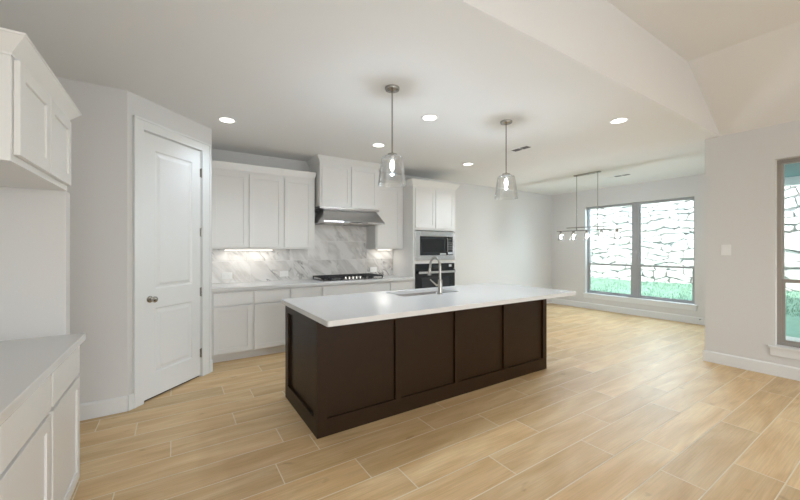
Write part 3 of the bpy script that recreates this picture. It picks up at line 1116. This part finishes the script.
# ================================================================ NEAR LEFT CABINETS (facing +x)
R90 = PI / 2
ly0, ly1 = 1.33, 2.610
xf = -.465
base_cabinet('white base cabinet nearest the camera with two drawers over two doors', (xf, ly0, 0), ly1 - ly0, xf - XL - .001,
             [(.215, .730), (.760, 1.265)], [(.215, .730), (.760, 1.265)], rz=R90)
mb = MB(); mb.box(XL + .001, -.422, ly0 - .01, ly1 + .001, .876, .914)
tag(mb.done('countertop', 'quartz', bevel=.003), 'short white countertop on the base cabinet nearest the camera', 'countertop')
t = upper_cabinet('white wall cabinet with crown nearest the camera, upper left', (-.500, 1.822, 1.708), .788, .575, .382, [(.022, .396), (.406, .774)], rz=R90, dz=(.027, .004), crown_h=.070, out=.052)
mb = MB(); mb.box(XL + .001, -.505, 2.612, 2.70, 0, 1.7075)
tag(mb.done('end_panel', 'wall', bevel=.002), 'thin pale upright panel at the far end of the near left counter', 'panel')

# ================================================================ LIGHT FIXTURES
def pendant(label, loc):
    t = thing('pendant_light', label, 'pendant light', loc, group='glass pendants over the island')
    mb = MB(); mb.lathe([(.062, 0), (.062, -.012), (.058, -.020), (.02, -.024), (.012, -.030)], n=28)
    mb.done('canopy', 'nickel', t, smooth=True)
    mb = MB(); mb.lathe([(.007, -.03), (.007, -.550)], n=10); mb.done('rod', 'nickel', t, smooth=True)
    mb = MB(); mb.lathe([(.008, -.545), (.016, -.550), (.040, -.558), (.042, -.576), (.024, -.580), (.022, -.606), (.018, -.610)], n=20)
    mb.done('socket_cap', 'nickel', t, smooth=True)
    mb = MB()
    prof = [(.030, -.5775), (.074, -.580), (.086, -.588), (.092, -.605), (.099, -.660), (.108, -.735), (.119, -.805), (.121, -.822)]
    inner = [(r - .0025, z) for r, z in reversed(prof)]
    mb.lathe(prof + inner, n=36, cap=False)
    mb.done('lamp_shade', 'shade', t, smooth=True, label='clear flared glass shade')
    mb = MB(); mb.lathe([(.011, -.611), (.014, -.622), (.021, -.645), (.022, -.660), (.015, -.684), (.004, -.697)], n=16); mb.done('bulb', 'bulb', t, smooth=True)
    lamp('pendant_lamp', 'POINT', (0, 0, -.712), 11, (.75, .87, 1), size=.012, parent=t)
    return t
p1 = pendant('clear glass pendant light over the near end of the island', (1.535, 2.49, H))
p2 = copy_tree(p1)
p2.location = (2.960, 2.49, H)
p2['label'] = 'clear glass pendant light over the far end of the island'

t = thing('linear_chandelier', 'five light linear chandelier hanging in front of the dining window', 'chandelier', (6.22, 3.415, H))
mb = MB(); mb.box(-.032, .032, -.235, .235, -.022, 0); mb.done('canopy', 'nickel', t, bevel=.003)
for yy in (-.19, .19):
    mb = MB(); mb.lathe([(.006, -.022), (.006, -.962)], (0, yy, 0), n=8); mb.done('rod', 'nickel', t, smooth=True)
mb = MB(); mb.box(-.008, .008, -.385, .385, -.975, -.960); mb.done('upper_bar', 'nickel', t)
for yy in (-.19, .19):
    mb = MB(); mb.box(-.007, .007, yy - .007, yy + .007, -1.016, -.975); mb.done('link', 'nickel', t)
mb = MB(); mb.box(-.010, .010, -.585, .585, -1.032, -1.016); mb.done('lower_bar', 'nickel', t)
for i in range(5):
    yy = -.505 + i * .2525
    mb = MB(); mb.lathe([(.014, -1.032), (.022, -1.036), (.024, -1.066), (.016, -1.070), (.014, -1.085)], (0, yy, 0), n=14); so = mb.done('socket_cap', 'nickel', t, smooth=True)
    mb = MB()
    prof = [(.024, -1.062), (.034, -1.068), (.040, -1.085), (.050, -1.14), (.058, -1.20)]
    mb.lathe(prof + [(r - .002, z) for r, z in reversed(prof)], (0, yy, 0), n=20, cap=False); mb.done('lamp_shade', 'shade', t, smooth=True)
    mb = MB(); mb.lathe([(.008, -1.086), (.015, -1.10), (.0185, -1.125), (.014, -1.150), (.003, -1.162)], (0, yy, 0), n=12); mb.done('bulb', 'bulb', t, smooth=True)
    lamp('chandelier_lamp', 'POINT', (0, yy, -1.175), 8, (.76, .87, 1), size=.010, parent=t)

def downlight(label, x, y, e=30):
    t = thing('recessed_light', label, 'recessed light', (x, y, H), group='round recessed ceiling lights')
    mb = MB(); mb.lathe([(.092, -.0005), (.092, -.004), (.086, -.006), (.070, -.003), (.070, -.0005)], n=32); mb.done('trim_ring', 'plate', t, smooth=True)
    mb = MB(); mb.lathe([(.069, -.0038), (.069, -.0045), (.001, -.0050)], n=32); mb.done('lens', 'lens', t, smooth=True)
    lamp('spot', 'SPOT', (0, 0, -.02), e, (.73, .86, 1), size=.06, parent=t, spot_size=math.radians(125), spot_blend=.8)
    return t
downlight('round recessed ceiling light in front of the pantry door', .46, 4.06, 19)
downlight('round recessed ceiling light between the two pendants, nearest the camera', 2.21, 2.845)
downlight('round recessed ceiling light above the cooktop aisle, left of the first pendant', 2.233, 3.965)
downlight('round recessed ceiling light in front of the oven tower', 3.937, 4.075)
downlight('round recessed ceiling light near the stepped ceiling edge at the right', 3.939, 1.822)

def vent(label, x, y, w, l):
    t = thing('ceiling_vent', label, 'air vent', (x, y, H), group='ceiling air vents')
    mb = MB()
    mb.box(-w / 2, -w / 2 + .018, -l / 2, l / 2, -.006, -.0005); mb.box(w / 2 - .018, w / 2, -l / 2, l / 2, -.006, -.0005)
    for c in (-l / 2, -l / 6 - .008, l / 6 - .008, l / 2 - .016):
        mb.box(-w / 2 + .018, w / 2 - .018, c, c + .016, -.006, -.0005)
    mb.done('frame', 'ceiling', t)
    mb = MB(); mb.box(-w / 2 + .01, w / 2 - .01, -l / 2 + .01, l / 2 - .01, -.003, -.0004); mb.done('duct', 'iron', t)
    for q in range(3):
        c0 = -l / 2 + .016 + q * (l - .016) / 3
        c1 = c0 + (l - .064) / 3
        for i in range(6):
            xx = -w / 2 + .024 + i * (w - .048) / 6
            mb = MB()
            d = .012 if q else -.006
            mb.prism([(xx, -.0035), (xx + .012, -.0075), (xx + .013, -.0065), (xx + .002, -.0031)], 'y', c0, c1)
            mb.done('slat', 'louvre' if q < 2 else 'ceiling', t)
    return t
vent('white slatted air vent in the ceiling behind the far pendant', 3.93, 3.12, .14, .42)
vent('white slatted air vent in the ceiling beside the linear chandelier', 6.93, 3.22, .14, .42)

# door stop on the far baseboard
t = thing('door_stop', 'small grey stop sticking out of the baseboard beside the right wall corner', 'door stop', (XD - .0155, 2.325, .105))
mb = MB(); mb.tube([(0, 0, 0), (-.055, 0, 0)], .006, 8); mb.done('rod', 'nickel', t)
mb = MB(); mb.tube([(-.055, 0, 0), (-.07, 0, 0)], .009, 8); mb.done('tip', 'rubber', t)
